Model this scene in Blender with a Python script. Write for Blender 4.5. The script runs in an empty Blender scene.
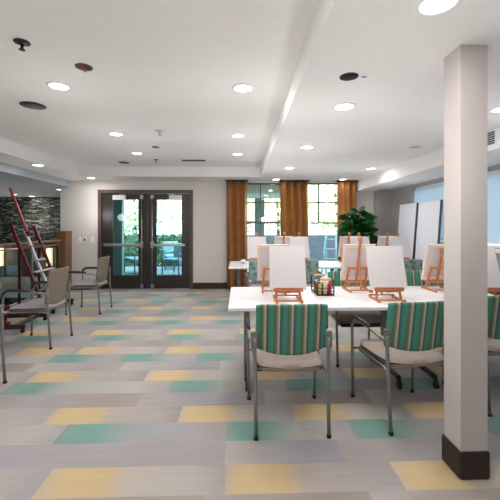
import bpy, bmesh, math, random
from mathutils import Vector, Matrix
random.seed(7)
S = bpy.context.scene
COL = S.collection
PI = math.pi
CAMH = 1.38; F = 340.0; YAW = math.radians(1.68); CX = 250.0; HY = 226.0
ca, sa = math.cos(YAW), math.sin(YAW)
def fl(px, py, z=0.0):
    """ground position of a point of known height z"""
    d = (CAMH - z) * F / (py - HY); u = (px - CX) / F
    return (u*d*ca + d*sa, d*ca - u*d*sa)
def at(px, py, Y):
    u = (px - CX) / F; d = Y / (ca - u*sa)
    return (u*d*ca + d*sa, CAMH - (py - HY)*d/F)

# ------------------------------------------------------------------ materials
def lin(c):
    c = c/255.0
    return c/12.92 if c <= 0.04045 else ((c+0.055)/1.055)**2.4
def rgb(t): return (lin(t[0]), lin(t[1]), lin(t[2]), 1)
MATS = {}
def mat(name, col, rough=0.6, metal=0.0, var=0.06, scale=12.0, bump=0.0, emit=None, estr=0, spec=None, sheen=0):
    if name in MATS: return MATS[name]
    m = bpy.data.materials.new(name); m.use_nodes = True; MATS[name] = m
    nt = m.node_tree; b = nt.nodes['Principled BSDF']
    b.inputs['Roughness'].default_value = rough; b.inputs['Metallic'].default_value = metal
    if spec is not None: b.inputs['Specular IOR Level'].default_value = spec
    if sheen: b.inputs['Sheen Weight'].default_value = sheen
    tc = nt.nodes.new('ShaderNodeTexCoord'); nz = nt.nodes.new('ShaderNodeTexNoise')
    nz.inputs['Scale'].default_value = scale; nz.inputs['Detail'].default_value = 3
    nt.links.new(tc.outputs['Object'], nz.inputs['Vector'])
    r = nt.nodes.new('ShaderNodeValToRGB'); c = rgb(col)
    r.color_ramp.elements[0].position = 0.3; r.color_ramp.elements[1].position = 0.7
    r.color_ramp.elements[0].color = [x*(1-var) for x in c[:3]] + [1]
    r.color_ramp.elements[1].color = [min(1, x*(1+var)) for x in c[:3]] + [1]
    nt.links.new(nz.outputs['Fac'], r.inputs['Fac']); nt.links.new(r.outputs['Color'], b.inputs['Base Color'])
    if bump:
        bp = nt.nodes.new('ShaderNodeBump'); bp.inputs['Strength'].default_value = bump; bp.inputs['Distance'].default_value = 0.01
        nt.links.new(nz.outputs['Fac'], bp.inputs['Height']); nt.links.new(bp.outputs['Normal'], b.inputs['Normal'])
    if emit:
        b.inputs['Emission Color'].default_value = rgb(emit); b.inputs['Emission Strength'].default_value = estr
    return m
def wood(name, c1, c2, rough=0.45, sc=(3, 3, 40)):
    m = bpy.data.materials.new(name); m.use_nodes = True; MATS[name] = m
    nt = m.node_tree; b = nt.nodes['Principled BSDF']; b.inputs['Roughness'].default_value = rough
    tc = nt.nodes.new('ShaderNodeTexCoord'); mp = nt.nodes.new('ShaderNodeMapping'); mp.inputs['Scale'].default_value = sc
    nz = nt.nodes.new('ShaderNodeTexNoise'); nz.inputs['Scale'].default_value = 3; nz.inputs['Detail'].default_value = 5
    r = nt.nodes.new('ShaderNodeValToRGB')
    r.color_ramp.elements[0].position = .3; r.color_ramp.elements[1].position = .7
    r.color_ramp.elements[0].color = rgb(c1); r.color_ramp.elements[1].color = rgb(c2)
    nt.links.new(tc.outputs['Object'], mp.inputs['Vector']); nt.links.new(mp.outputs['Vector'], nz.inputs['Vector'])
    nt.links.new(nz.outputs['Fac'], r.inputs['Fac']); nt.links.new(r.outputs['Color'], b.inputs['Base Color'])
    return m
def glassm(name, tint, gloss=0.08, rough=0.02, top=.5):
    m = bpy.data.materials.new(name); m.use_nodes = True; nt = m.node_tree
    nt.nodes.remove(nt.nodes['Principled BSDF']); out = nt.nodes['Material Output']
    t = nt.nodes.new('ShaderNodeBsdfTransparent'); t.inputs['Color'].default_value = (*tint, 1)
    g = nt.nodes.new('ShaderNodeBsdfGlossy'); g.inputs['Roughness'].default_value = rough
    lw = nt.nodes.new('ShaderNodeLayerWeight'); lw.inputs['Blend'].default_value = 0.25
    mr = nt.nodes.new('ShaderNodeMapRange'); mr.inputs['To Min'].default_value = gloss; mr.inputs['To Max'].default_value = top
    nt.links.new(lw.outputs['Fresnel'], mr.inputs['Value'])
    mx = nt.nodes.new('ShaderNodeMixShader')
    nt.links.new(mr.outputs['Result'], mx.inputs['Fac']); nt.links.new(t.outputs[0], mx.inputs[1]); nt.links.new(g.outputs[0], mx.inputs[2])
    nt.links.new(mx.outputs[0], out.inputs['Surface']); return m
def stripes(name, period, stops, off=0.0):
    m = bpy.data.materials.new(name); m.use_nodes = True; nt = m.node_tree; b = nt.nodes['Principled BSDF']
    b.inputs['Roughness'].default_value = 0.85; b.inputs['Specular IOR Level'].default_value = .2
    tc = nt.nodes.new('ShaderNodeTexCoord'); sp = nt.nodes.new('ShaderNodeSeparateXYZ'); nt.links.new(tc.outputs['Object'], sp.inputs[0])
    a = nt.nodes.new('ShaderNodeMath'); a.operation = 'ADD'; a.inputs[1].default_value = 10*period + off; nt.links.new(sp.outputs['X'], a.inputs[0])
    dv = nt.nodes.new('ShaderNodeMath'); dv.operation = 'DIVIDE'; dv.inputs[1].default_value = period; nt.links.new(a.outputs[0], dv.inputs[0])
    fr = nt.nodes.new('ShaderNodeMath'); fr.operation = 'FRACT'; nt.links.new(dv.outputs[0], fr.inputs[0])
    r = nt.nodes.new('ShaderNodeValToRGB'); r.color_ramp.interpolation = 'LINEAR'
    els = r.color_ramp.elements
    while len(els) < len(stops)*2: els.new(0.5)
    n = len(stops)
    pts = []
    for i, (p, c) in enumerate(stops):
        q = stops[i+1][0] if i+1 < n else 1.0
        pts.append((p + 0.012, c)); pts.append((q - 0.012, c))
    for e, (p, c) in zip(els, pts): e.position = p; e.color = rgb(c)
    nt.links.new(fr.outputs[0], r.inputs['Fac']); nt.links.new(r.outputs['Color'], b.inputs['Base Color'])
    nz = nt.nodes.new('ShaderNodeTexNoise'); nz.inputs['Scale'].default_value = 400; bp = nt.nodes.new('ShaderNodeBump')
    bp.inputs['Strength'].default_value = .15; nt.links.new(tc.outputs['Object'], nz.inputs['Vector'])
    nt.links.new(nz.outputs['Fac'], bp.inputs['Height']); nt.links.new(bp.outputs['Normal'], b.inputs['Normal'])
    return m

M_ceil = mat('ceiling_paint', (236, 234, 233), .9, var=.01)
M_wall = mat('wall_paint', (214, 208, 204), .85, var=.015)
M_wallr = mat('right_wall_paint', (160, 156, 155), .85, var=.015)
M_col = mat('column_paint', (198, 190, 186), .8, var=.015)
M_base = mat('brown_baseboard', (46, 31, 22), .5, var=.06)
M_doorw = wood('dark_door_wood', (40, 32, 30), (50, 40, 37), .4)
M_frame = wood('door_frame_wood', (78, 60, 52), (88, 69, 60), .45)
M_chrome = mat('brushed_steel', (176, 176, 178), .32, 1.0, var=.04)
M_greymetal = mat('grey_metal', (122, 124, 122), .42, .4, var=.04)
M_tubes = mat('silver_tube', (136, 137, 137), .35, .5, var=.04)
M_black = mat('black_plastic', (26, 26, 28), .45, var=.1)
M_taupe = mat('taupe_fabric', (164, 150, 141), .9, var=.05, scale=60, bump=.1)
M_grey_mesh = mat('grey_mesh_fabric', (128, 114, 100), .85, var=.05, scale=80, bump=.1)
M_grey_seat = mat('lilac_grey_fabric', (160, 152, 154), .8, var=.06, scale=50, bump=.1)
M_white = mat('white_laminate', (240, 238, 240), .28, var=.01)
M_canvas = mat('white_canvas', (216, 209, 210), .9, var=.012, scale=90, bump=.05)
M_canvasb = mat('raw_canvas_back', (226, 205, 192), .9, var=.03, scale=90, bump=.05)
M_beech = wood('beech_wood', (172, 104, 64), (204, 134, 88), .5, (8, 8, 30))
M_pale_wood = wood('pale_stretcher_wood', (222, 190, 158), (236, 208, 178), .6)
M_red = wood('mahogany_wood', (74, 20, 24), (104, 32, 34), .35, (4, 4, 20))
M_darkred = wood('dark_mahogany_wood', (44, 14, 18), (62, 20, 24), .35, (4, 4, 20))
M_capw = wood('railing_wood', (112, 80, 58), (136, 100, 74), .45)
M_curt = mat('bronze_satin', (166, 108, 46), .38, .22, var=.10, scale=6, sheen=.2)
M_glass = glassm('clear_teal_glass', (.86, .94, .93), .03)
M_dglass = glassm('door_teal_glass', (.74, .92, .93), .035)
M_rglass = glassm('railing_glass', (.74, .80, .78), .02, top=.10)
M_mull = mat('grey_green_mullion', (92, 98, 92), .5)
M_lens = mat('lamp_lens', (255, 250, 240), .5, emit=(255, 248, 238), estr=7.0)
M_whitep = mat('white_plastic', (232, 232, 232), .5, var=.01)
M_dark = mat('hole_shade', (24, 22, 22), .9)
M_stripe = stripes('striped_teal_fabric', .088, [(0, (182, 176, 160)), (.12, (98, 104, 84)), (.19, (66, 104, 104)), (.30, (76, 130, 124)), (.40, (76, 142, 120)), (.64, (84, 126, 98)), (.72, (70, 116, 104)), (.80, (108, 112, 82)), (.90, (146, 138, 116))], .006)
def pattern_mat():
    m = bpy.data.materials.new('leaf_pattern_fabric'); m.use_nodes = True; nt = m.node_tree; b = nt.nodes['Principled BSDF']
    b.inputs['Roughness'].default_value = .9
    tc = nt.nodes.new('ShaderNodeTexCoord'); v = nt.nodes.new('ShaderNodeTexVoronoi'); v.inputs['Scale'].default_value = 13
    r = nt.nodes.new('ShaderNodeValToRGB'); r.color_ramp.elements[0].position = .25; r.color_ramp.elements[1].position = .6
    r.color_ramp.elements[0].color = rgb((98, 126, 126)); r.color_ramp.elements[1].color = rgb((150, 170, 164))
    nt.links.new(tc.outputs['Object'], v.inputs['Vector']); nt.links.new(v.outputs['Distance'], r.inputs['Fac']); nt.links.new(r.outputs['Color'], b.inputs['Base Color'])
    return m
M_patt = pattern_mat()

# ------------------------------------------------------------------ mesh helper
class MB:
    def __init__(s): s.bm = bmesh.new()
    def box(s, c, size, rot=None, bev=0, seg=2):
        b2 = bmesh.new(); bmesh.ops.create_cube(b2, size=1)
        bmesh.ops.scale(b2, vec=size, verts=b2.verts)
        if bev: bmesh.ops.bevel(b2, geom=b2.edges[:], offset=min(bev, min(size)*.49), segments=seg, profile=.5, affect='EDGES')
        if rot is not None: bmesh.ops.rotate(b2, matrix=rot, verts=b2.verts)
        bmesh.ops.translate(b2, vec=c, verts=b2.verts); s._merge(b2); return s
    def _merge(s, b2):
        me = bpy.data.meshes.new('t'); b2.to_mesh(me); b2.free(); s.bm.from_mesh(me); bpy.data.meshes.remove(me)
    def lohi(s, x0, x1, y0, y1, z0, z1, bev=0):
        return s.box(((x0+x1)/2, (y0+y1)/2, (z0+z1)/2), (abs(x1-x0), abs(y1-y0), abs(z1-z0)), bev=bev)
    def bar(s, p0, p1, w, h, bev=.002, up=(0, 0, 1)):
        p0, p1 = Vector(p0), Vector(p1); d = p1-p0; L = d.length; d.normalize(); up = Vector(up)
        if abs(d.dot(up)) > .98: up = Vector((0, 1, 0))
        x = d.cross(up).normalized(); z = x.cross(d).normalized()
        R = Matrix((x, d, z)).transposed()
        return s.box((p0+p1)/2, (w, L, h), rot=R, bev=bev, seg=1)
    def tube(s, pts, r, seg=10, rs=None):
        pts = [Vector(p) for p in pts]; n = len(pts); rings = []
        prev = None
        for i, p in enumerate(pts):
            t = (pts[min(i+1, n-1)] - pts[max(i-1, 0)]).normalized()
            if prev is None:
                a = Vector((0, 0, 1)) if abs(t.z) < .9 else Vector((1, 0, 0)); x = t.cross(a).normalized()
            else: x = (prev - t*prev.dot(t)).normalized()
            prev = x; y = t.cross(x); rr = rs[i] if rs else r
            rings.append([s.bm.verts.new(p + (x*math.cos(k*2*PI/seg) + y*math.sin(k*2*PI/seg))*rr) for k in range(seg)])
        for a, b in zip(rings, rings[1:]):
            for k in range(seg):
                f = s.bm.faces.new((a[k], a[(k+1) % seg], b[(k+1) % seg], b[k])); f.smooth = True
        s.bm.faces.new(rings[0][::-1]); s.bm.faces.new(rings[-1]); return s
    def lathe(s, prof, c=(0, 0, 0), seg=20, smooth=True):
        c = Vector(c); rings = []
        for r, z in prof:
            rings.append([s.bm.verts.new(c + Vector((r*math.cos(k*2*PI/seg), r*math.sin(k*2*PI/seg), z))) for k in range(seg)])
        for a, b in zip(rings, rings[1:]):
            for k in range(seg):
                f = s.bm.faces.new((a[k], a[(k+1) % seg], b[(k+1) % seg], b[k])); f.smooth = smooth
        s.bm.faces.new(rings[0][::-1]); s.bm.faces.new(rings[-1]); return s
    def xwheel(s, c, r, w, seg=16):
        b2 = bmesh.new(); bmesh.ops.create_cone(b2, cap_ends=True, segments=seg, radius1=r, radius2=r, depth=w)
        bmesh.ops.rotate(b2, matrix=Matrix.Rotation(PI/2, 3, 'Y'), verts=b2.verts)
        bmesh.ops.bevel(b2, geom=[e for e in b2.edges if len(e.link_faces) == 2 and e.calc_face_angle() > 1], offset=w*.2, segments=2, affect='EDGES')
        bmesh.ops.translate(b2, vec=c, verts=b2.verts); s._merge(b2); return s
    def surf(s, nx, ny, fn, closed=False):
        g = [[s.bm.verts.new(fn(i/nx, j/ny)) for i in range(nx+1)] for j in range(ny+1)]
        for j in range(ny):
            for i in range(nx):
                f = s.bm.faces.new((g[j][i], g[j][i+1], g[j+1][i+1], g[j+1][i])); f.smooth = True
        return g
    def build(s, name, m, parent=None, smooth=False):
        bmesh.ops.recalc_face_normals(s.bm, faces=s.bm.faces[:])
        if smooth:
            for f in s.bm.faces: f.smooth = True
        me = bpy.data.meshes.new(name); s.bm.to_mesh(me); s.bm.free(); me.materials.append(m)
        o = bpy.data.objects.new(name, me); COL.objects.link(o)
        if parent: o.parent = parent
        return o
def thing(name, label, cat, loc=(0, 0, 0), rz=0, group=None, rot=None):
    o = bpy.data.objects.new(name, None); COL.objects.link(o); o.empty_display_size = .1
    o.location = loc; o.rotation_euler = rot or (0, 0, rz); o['label'] = label; o['category'] = cat
    if group: o['group'] = group
    return o
def tag(o, label, cat, group=None, kind=None):
    o['label'] = label; o['category'] = cat
    if group: o['group'] = group
    if kind: o['kind'] = kind
    return o
def struct(o): o['kind'] = 'structure'; return o
def dup(root, loc, rz=0, label=None, group=None):
    def cp(o, par):
        c = o.copy(); COL.objects.link(c)
        if par: c.parent = par
        for ch in [k for k in bpy.data.objects if k.parent == o and k != c]: cp(ch, c)
        return c
    r = cp(root, None); r.location = loc; r.rotation_euler = (0, 0, rz)
    if label: r['label'] = label
    if group: r['group'] = group
    return r

# ------------------------------------------------------------------ setting
YB = 7.5           # back wall
ZL, ZH = 2.37, 2.57
# carpet ------------------------------------------------------------
def carpet():
    ROW, PER = .217, .92
    ye = [lin(213), lin(187), lin(144)]; te = [lin(126), lin(166), lin(156)]
    LG = [(184, 176, 173), (177, 169, 167), (188, 181, 176), (174, 168, 172)]
    DG = [(166, 154, 149), (168, 160, 160), (160, 148, 142), (170, 162, 163), (164, 160, 166)]
    L = lambda t: [lin(x) for x in t]
    starts = {0: [-1.06, -.08, .87], 2: [-2.20, -1.19, -.09, .76, 1.68], 3: [-1.38, -.44, .39, 1.25], 1: [-1.5, -.09, .62],
              5: [-1.98, -.60, .4], 6: [-1.9, -.86, .1], 8: [-1.96, -1.23, -.46], 9: [-2.42, -1.78, -.82], 4: [-1.7, -.8, .2]}
    bm = bmesh.new(); cl = bm.loops.layers.float_color.new('Col')
    rr = random.Random(3)
    def ramp(st, t):
        for (a, ca_), (b, cb) in zip(st, st[1:]):
            if t <= b:
                k = (t-a)/(b-a) if b > a else 0
                k = k*k*(3-2*k)
                return [ca_[i]*(1-k)+cb[i]*k for i in range(3)]
        return st[-1][1]
    r0 = int((-4 - 1.75)/ROW) - 1; r1 = int((YB - 1.75)/ROW) + 1
    for r in range(r0, r1+1):
        ya, yb = 1.75 + r*ROW, 1.75 + (r+1)*ROW
        ya, yb = max(ya, -4.2), min(yb, YB+.15)
        if yb <= ya: continue
        st0 = sorted(starts.get(r, [rr.uniform(-.9, 0)]))
        while st0[0] > -3.85: st0.insert(0, st0[0] - PER*rr.uniform(.9, 1.08))
        while st0[-1] < 3.3: st0.append(st0[-1] + PER*rr.uniform(.9, 1.08))
        for x, x2 in zip(st0, st0[1:]):
            W = x2 - x; ty = r % 3 if r != -1 else 1
            lg = L(rr.choice(LG)); dg = L(rr.choice(DG)); lg2 = L(rr.choice(LG)); f = rr.uniform(.9, 1.06)
            q = .42/W                                    # coloured length of the plank
            mixc = lambda a, c, k: [a[i]*(1-k)+c[i]*k for i in range(3)]
            if ty == 0: st = [(0, mixc(ye, lg, .55)), (.05, mixc(ye, lg, .15)), (.12, ye), (q*.72, [v*f for v in ye]), (q*1.12, mixc(ye, lg, .85)), (.8, lg), (1, mixc(lg, dg, .6))]
            elif ty == 2: st = [(0, mixc(te, dg, .5)), (.05, mixc(te, lg, .12)), (.10, te), (q*.5, [v*f for v in te]), (q*1.2, mixc(te, lg, .8)), (.8, lg), (1, mixc(lg2, dg, .5))]
            else: st = [(0, lg), (.35, mixc(lg, dg, .5)), (.7, dg), (1, mixc(lg2, dg, .7))]
            N = 16
            for k in range(N):
                a, b = x+W*k/N, x+W*(k+1)/N
                if b < -3.85 or a > 3.3: continue
                aa, bb = max(a, -3.85), min(b, 3.3)
                vs = [bm.verts.new((X, Y, 0)) for X, Y in ((aa, ya), (bb, ya), (bb, yb), (aa, yb))]
                fc = bm.faces.new(vs)
                ca1, cb1 = ramp(st, k/N+1e-6), ramp(st, (k+1)/N-1e-6)
                for lp, c in zip(fc.loops, (ca1, cb1, cb1, ca1)): lp[cl] = (*c, 1)
    me = bpy.data.meshes.new('floor'); bm.to_mesh(me); bm.free()
    m = bpy.data.materials.new('carpet_plank'); m.use_nodes = True; nt = m.node_tree; b = nt.nodes['Principled BSDF']
    b.inputs['Roughness'].default_value = .75; b.inputs['Specular IOR Level'].default_value = .35
    at_ = nt.nodes.new('ShaderNodeAttribute'); at_.attribute_name = 'Col'
    tc = nt.nodes.new('ShaderNodeTexCoord'); nz = nt.nodes.new('ShaderNodeTexNoise'); nz.inputs['Scale'].default_value = 5
    mp = nt.nodes.new('ShaderNodeMapping'); mp.inputs['Scale'].default_value = (.6, 5, 1)
    nt.links.new(tc.outputs['Object'], mp.inputs[0]); nt.links.new(mp.outputs[0], nz.inputs['Vector'])
    mr = nt.nodes.new('ShaderNodeMapRange'); mr.inputs['To Min'].default_value = .90; mr.inputs['To Max'].default_value = 1.1
    nt.links.new(nz.outputs['Fac'], mr.inputs['Value'])
    vm = nt.nodes.new('ShaderNodeVectorMath'); vm.operation = 'SCALE'
    nt.links.new(at_.outputs['Color'], vm.inputs[0]); nt.links.new(mr.outputs[0], vm.inputs['Scale']); nt.links.new(vm.outputs[0], b.inputs['Base Color'])
    n2 = nt.nodes.new('ShaderNodeTexNoise'); n2.inputs['Scale'].default_value = 300; bp = nt.nodes.new('ShaderNodeBump'); bp.inputs['Strength'].default_value = .2; bp.inputs['Distance'].default_value = .004
    nt.links.new(tc.outputs['Object'], n2.inputs['Vector']); nt.links.new(n2.outputs['Fac'], bp.inputs['Height']); nt.links.new(bp.outputs[0], b.inputs['Normal'])
    me.materials.append(m); o = bpy.data.objects.new('floor', me); COL.objects.link(o); struct(o)
carpet()
b = MB(); b.lohi(-3.84, 3.45, -4.2, YB+.18, -.3, -.004)
struct(b.build('floor_slab', M_wall))

# ceiling ------------------------------------------------------------
b = MB()
b.lohi(-3.2, .416, -4.2, 6.85, ZH, ZH+.1)                 # raised field
b.lohi(-3.7, -3.2, -4.2, YB, ZL, ZH+.1)                   # left border
b.lohi(.416, 3.45, -4.2, YB, ZL, ZH+.1)                   # right field
b.lohi(-3.2, .416, 6.85, YB, ZL, ZH+.1)                   # back border
struct(b.build('ceiling', M_ceil))
b = MB(); b.lohi(-10.2, -3.7, -4.2, 10.4, 2.23, ZH+.1); struct(b.build('ceiling_lobby', mat('lobby_ceiling_dim_tone', (168, 176, 184), .9, var=.01)))  # darker bluish tone stands in for the dim, cool light here
b = MB(); b.lohi(2.57, 3.25, -4.2, YB, 2.156, ZL); struct(b.build('ceiling_soffit', M_ceil))
# back wall (with door and window openings)
DX0, _ = at(98, 190, YB); DX1, DZ = at(193, 190, YB)
W1 = (-.05, .98); W2 = (1.40, 2.22)
b = MB()
b.lohi(-3.9, DX0+.03, YB, YB+.16, -.3, ZL+.2); b.lohi(DX0+.03, DX1-.03, YB, YB+.16, DZ-.03, ZL+.2); b.lohi(DX1-.03, W1[0], YB, YB+.16, -.3, ZL+.2)
b.lohi(W1[1], W2[0], YB, YB+.16, -.3, ZL+.2); b.lohi(W2[1], 3.4, YB, YB+.16, -.3, ZL+.2)
b.lohi(W1[0], W2[1], YB, YB+.16, 2.335, ZL+.2); b.lohi(W1[0], W1[1], YB, YB+.16, -.3, .06); b.lohi(W2[0], W2[1], YB, YB+.16, -.3, .06)
struct(b.build('wall_back', M_wall))
# right wall with window opening
RY0, RY1, RZ0, RZ1 = 2.2, 6.35, 1.09, 2.10
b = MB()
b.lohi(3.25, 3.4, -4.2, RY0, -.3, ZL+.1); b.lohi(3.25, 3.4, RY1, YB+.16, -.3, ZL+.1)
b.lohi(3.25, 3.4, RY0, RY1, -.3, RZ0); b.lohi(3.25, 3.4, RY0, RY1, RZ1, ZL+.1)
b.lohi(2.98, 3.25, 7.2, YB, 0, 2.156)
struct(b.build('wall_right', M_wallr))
b = MB(); b.lohi(-3.95, -3.8, -4.2, 4.3, -1.5, 2.24); struct(b.build('wall_left', M_wall))
# wall behind the camera, with an unseen opening added for daylight
b = MB(); b.lohi(-3.95, 3.4, -4.2, -4.05, -.3, 1.3); b.lohi(-1.5, 3.4, -4.2, -4.05, 1.2, 2.3); b.lohi(-3.95, 3.4, -4.2, -4.05, 2.25, ZH+.1)
for x in (-3.8, -1.5, .9, 3.25): b.lohi(x-.12, x+.12, -4.2, -4.05, .5, 2.25)
struct(b.build('wall_front', M_wall))
# lobby shell
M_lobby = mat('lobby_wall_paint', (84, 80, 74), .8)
b = MB(); b.lohi(-10.2, -3.8, 4.0, 4.15, -1.5, 2.24); b.lohi(-10.35, -10.2, 4, 10.4, -1.5, 2.24); b.lohi(-3.8, -3.7, YB+.16, 10.4, -1.5, 2.24)
struct(b.build('wall_lobby', M_lobby))
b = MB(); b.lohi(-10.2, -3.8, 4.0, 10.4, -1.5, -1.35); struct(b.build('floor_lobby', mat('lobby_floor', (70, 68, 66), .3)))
def stone_mat():
    m = bpy.data.materials.new('stacked_slate'); m.use_nodes = True; nt = m.node_tree; b = nt.nodes['Principled BSDF']
    b.inputs['Roughness'].default_value = .35
    tc = nt.nodes.new('ShaderNodeTexCoord'); mp = nt.nodes.new('ShaderNodeMapping'); mp.inputs['Scale'].default_value = (6, 1, 24)
    v = nt.nodes.new('ShaderNodeTexVoronoi'); v.inputs['Scale'].default_value = 1.6; v.feature = 'F1'; v.inputs['Randomness'].default_value = .9
    r = nt.nodes.new('ShaderNodeValToRGB'); e = r.color_ramp.elements
    e[0].position = 0; e[0].color = rgb((8, 12, 15)); e[1].position = .95; e[1].color = rgb((236, 226, 196))
    for p, c in ((.44, (10, 18, 24)), (.57, (38, 52, 54)), (.66, (112, 116, 104)), (.74, (26, 54, 60))): k = e.new(p); k.color = rgb(c)
    sp = nt.nodes.new('ShaderNodeSeparateColor'); n = nt.nodes.new('ShaderNodeTexNoise'); n.inputs['Scale'].default_value = 2.5; n.inputs['Detail'].default_value = 8; n.inputs['Roughness'].default_value = .75
    nt.links.new(tc.outputs['Object'], mp.inputs[0]); nt.links.new(mp.outputs[0], v.inputs['Vector']); nt.links.new(mp.outputs[0], n.inputs['Vector'])
    nt.links.new(v.outputs['Color'], sp.inputs[0])
    mx = nt.nodes.new('ShaderNodeMath'); mx.operation = 'MULTIPLY_ADD'; mx.inputs[1].default_value = .55
    n3 = nt.nodes.new('ShaderNodeMath'); n3.operation = 'MULTIPLY'; n3.inputs[1].default_value = .62; nt.links.new(n.outputs['Fac'], n3.inputs[0])
    nt.links.new(sp.outputs[0], mx.inputs[0]); nt.links.new(n3.outputs[0], mx.inputs[2])
    nt.links.new(mx.outputs[0], r.inputs['Fac']); nt.links.new(r.outputs[0], b.inputs['Base Color'])
    bp = nt.nodes.new('ShaderNodeBump'); bp.inputs['Strength'].default_value = .7; bp.inputs['Distance'].default_value = .03
    nt.links.new(mx.outputs[0], bp.inputs['Height']); nt.links.new(bp.outputs[0], b.inputs['Normal'])
    return m
b = MB()
rs = random.Random(5)
z = .6
while z < 2.2:                                           # stacked slate courses with uneven faces
    h = rs.choice((.05, .07, .09)); x = -10.2 + rs.uniform(-.3, 0)
    while x < -3.8:
        w = rs.uniform(.2, .6); b.lohi(max(x, -10.2), min(x+w, -3.8), 10.2 - rs.uniform(0, .035), 10.35, z, min(z+h, 2.23)); x += w
    z += h
b.lohi(-10.2, -3.8, 10.21, 10.4, -1.4, 2.23)
struct(b.build('wall_stone', stone_mat()))
# low partition added for the taupe reflection in the railing glass; carries sconces
b = MB(); b.lohi(-10.2, -3.8, 9.5, 9.62, -1.4, .80); struct(b.build('wall_added_low', mat('added_wall_tone', (58, 57, 52), .7)))

# baseboards
b = MB(); b.lohi(DX1, W1[0]-.0, YB-.018, YB, 0, .135, .004); b.lohi(-3.9, DX0, YB-.018, YB, 0, .135, .004); struct(b.build('baseboard_back', M_base))
b = MB(); b.lohi(3.232, 3.25, -4, 7.2, 0, .135, .004); struct(b.build('baseboard_right', M_base))
b = MB(); b.lohi(-3.8, -3.782, -4, 4.3, 0, .135, .004); struct(b.build('baseboard_left', M_base))

# column
cxl, cyf = fl(460, 481); cxr, _ = fl(491, 480)
b = MB(); b.lohi(cxl+.012, cxr-.012, cyf+.012, cyf+.165, 0, ZL); o = b.build('column', M_col); struct(o)
b = MB(); b.box(((cxl+cxr)/2, cyf+.0885, .076), (cxr-cxl, .177, .152), bev=.014, seg=3); struct(b.build('baseboard_column', M_base, smooth=False))

# ---- windows --------------------------------------------------------
def window(n, x0, x1, bars_v, bars_h, short_v=None):
    b = MB(); y0, y1 = YB+.02, YB+.08; z0, z1 = .06, 2.335
    b.lohi(x0, x0+.04, y0, y1, z0, z1); b.lohi(x1-.04, x1, y0, y1, z0, z1); b.lohi(x0, x1, y0, y1, z1-.03, z1); b.lohi(x0, x1, y0, y1, z0, z0+.05)
    for xv, za in bars_v: b.lohi(xv-.012, xv+.012, y0, y1, za, z1)
    for zh, w in bars_h: b.lohi(x0, x1, y0, y1, zh-w/2, zh+w/2)
    f = struct(b.build('window_%d' % n, M_mull))
    g = MB(); g.lohi(x0+.03, x1-.03, YB+.048, YB+.052, z0+.03, z1-.02); g.build('glass_pane', M_glass, f)
window(1, W1[0], W1[1], [(at(260.5, 200, YB)[0], .06)], [(at(250, 202.5, YB)[1], .025), (at(250, 222.5, YB)[1], .05)])
window(2, W2[0], W2[1], [(at(319, 200, YB)[0], at(319, 223, YB)[1])], [(at(320, 202.5, YB)[1], .025), (at(320, 223, YB)[1], .03)])
# right window: recessed frame, sill and pale translucent roller shade
M_shade = bpy.data.materials.new('pale_blue_shade'); M_shade.use_nodes = True
nt = M_shade.node_tree; nt.nodes.remove(nt.nodes['Principled BSDF'])
d1 = nt.nodes.new('ShaderNodeBsdfDiffuse'); d1.inputs[0].default_value = rgb((206, 210, 216)); t1 = nt.nodes.new('ShaderNodeBsdfTranslucent'); t1.inputs[0].default_value = rgb((206, 214, 222))
mx = nt.nodes.new('ShaderNodeMixShader'); mx.inputs[0].default_value = .5
nz = nt.nodes.new('ShaderNodeTexNoise'); nz.inputs['Scale'].default_value = 200; bp = nt.nodes.new('ShaderNodeBump'); bp.inputs['Strength'].default_value = .1
nt.links.new(nz.outputs[0], bp.inputs['Height']); nt.links.new(bp.outputs[0], d1.inputs['Normal'])
nt.links.new(d1.outputs[0], mx.inputs[1]); nt.links.new(t1.outputs[0], mx.inputs[2]); nt.links.new(mx.outputs[0], nt.nodes['Material Output'].inputs[0])
b = MB()
for y in (RY0, 3.58, 4.97, RY1-.04): b.lohi(3.33, 3.39, y, y+.04, RZ0, RZ1)
b.lohi(3.33, 3.39, RY0, RY1, RZ0, RZ0+.04); b.lohi(3.33, 3.39, RY0, RY1, RZ1-.04, RZ1)
f = struct(b.build('window_3', M_whitep))
g = MB(); g.lohi(3.355, 3.36, RY0+.02, RY1-.02, RZ0+.02, RZ1-.02); g.build('glass_pane', M_glass, f)
g = MB(); g.lohi(3.20, 3.33, RY0-.03, RY1+.03, RZ0-.05, RZ0, .004); g.build('window_sill', M_whitep, f)
for y0, y1 in ((RY0+.02, 3.59), (3.61, 4.98), (5.0, RY1-.02)):
    g = MB(); g.lohi(3.292, 3.296, y0, y1, RZ0+.07, RZ1-.03); s_ = g.build('roller_shade', M_shade, f)
    g = MB(); g.lohi(3.286, 3.302, y0, y1, RZ0+.05, RZ0+.075, .003); g.build('hem_bar', M_whitep, s_)

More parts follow.
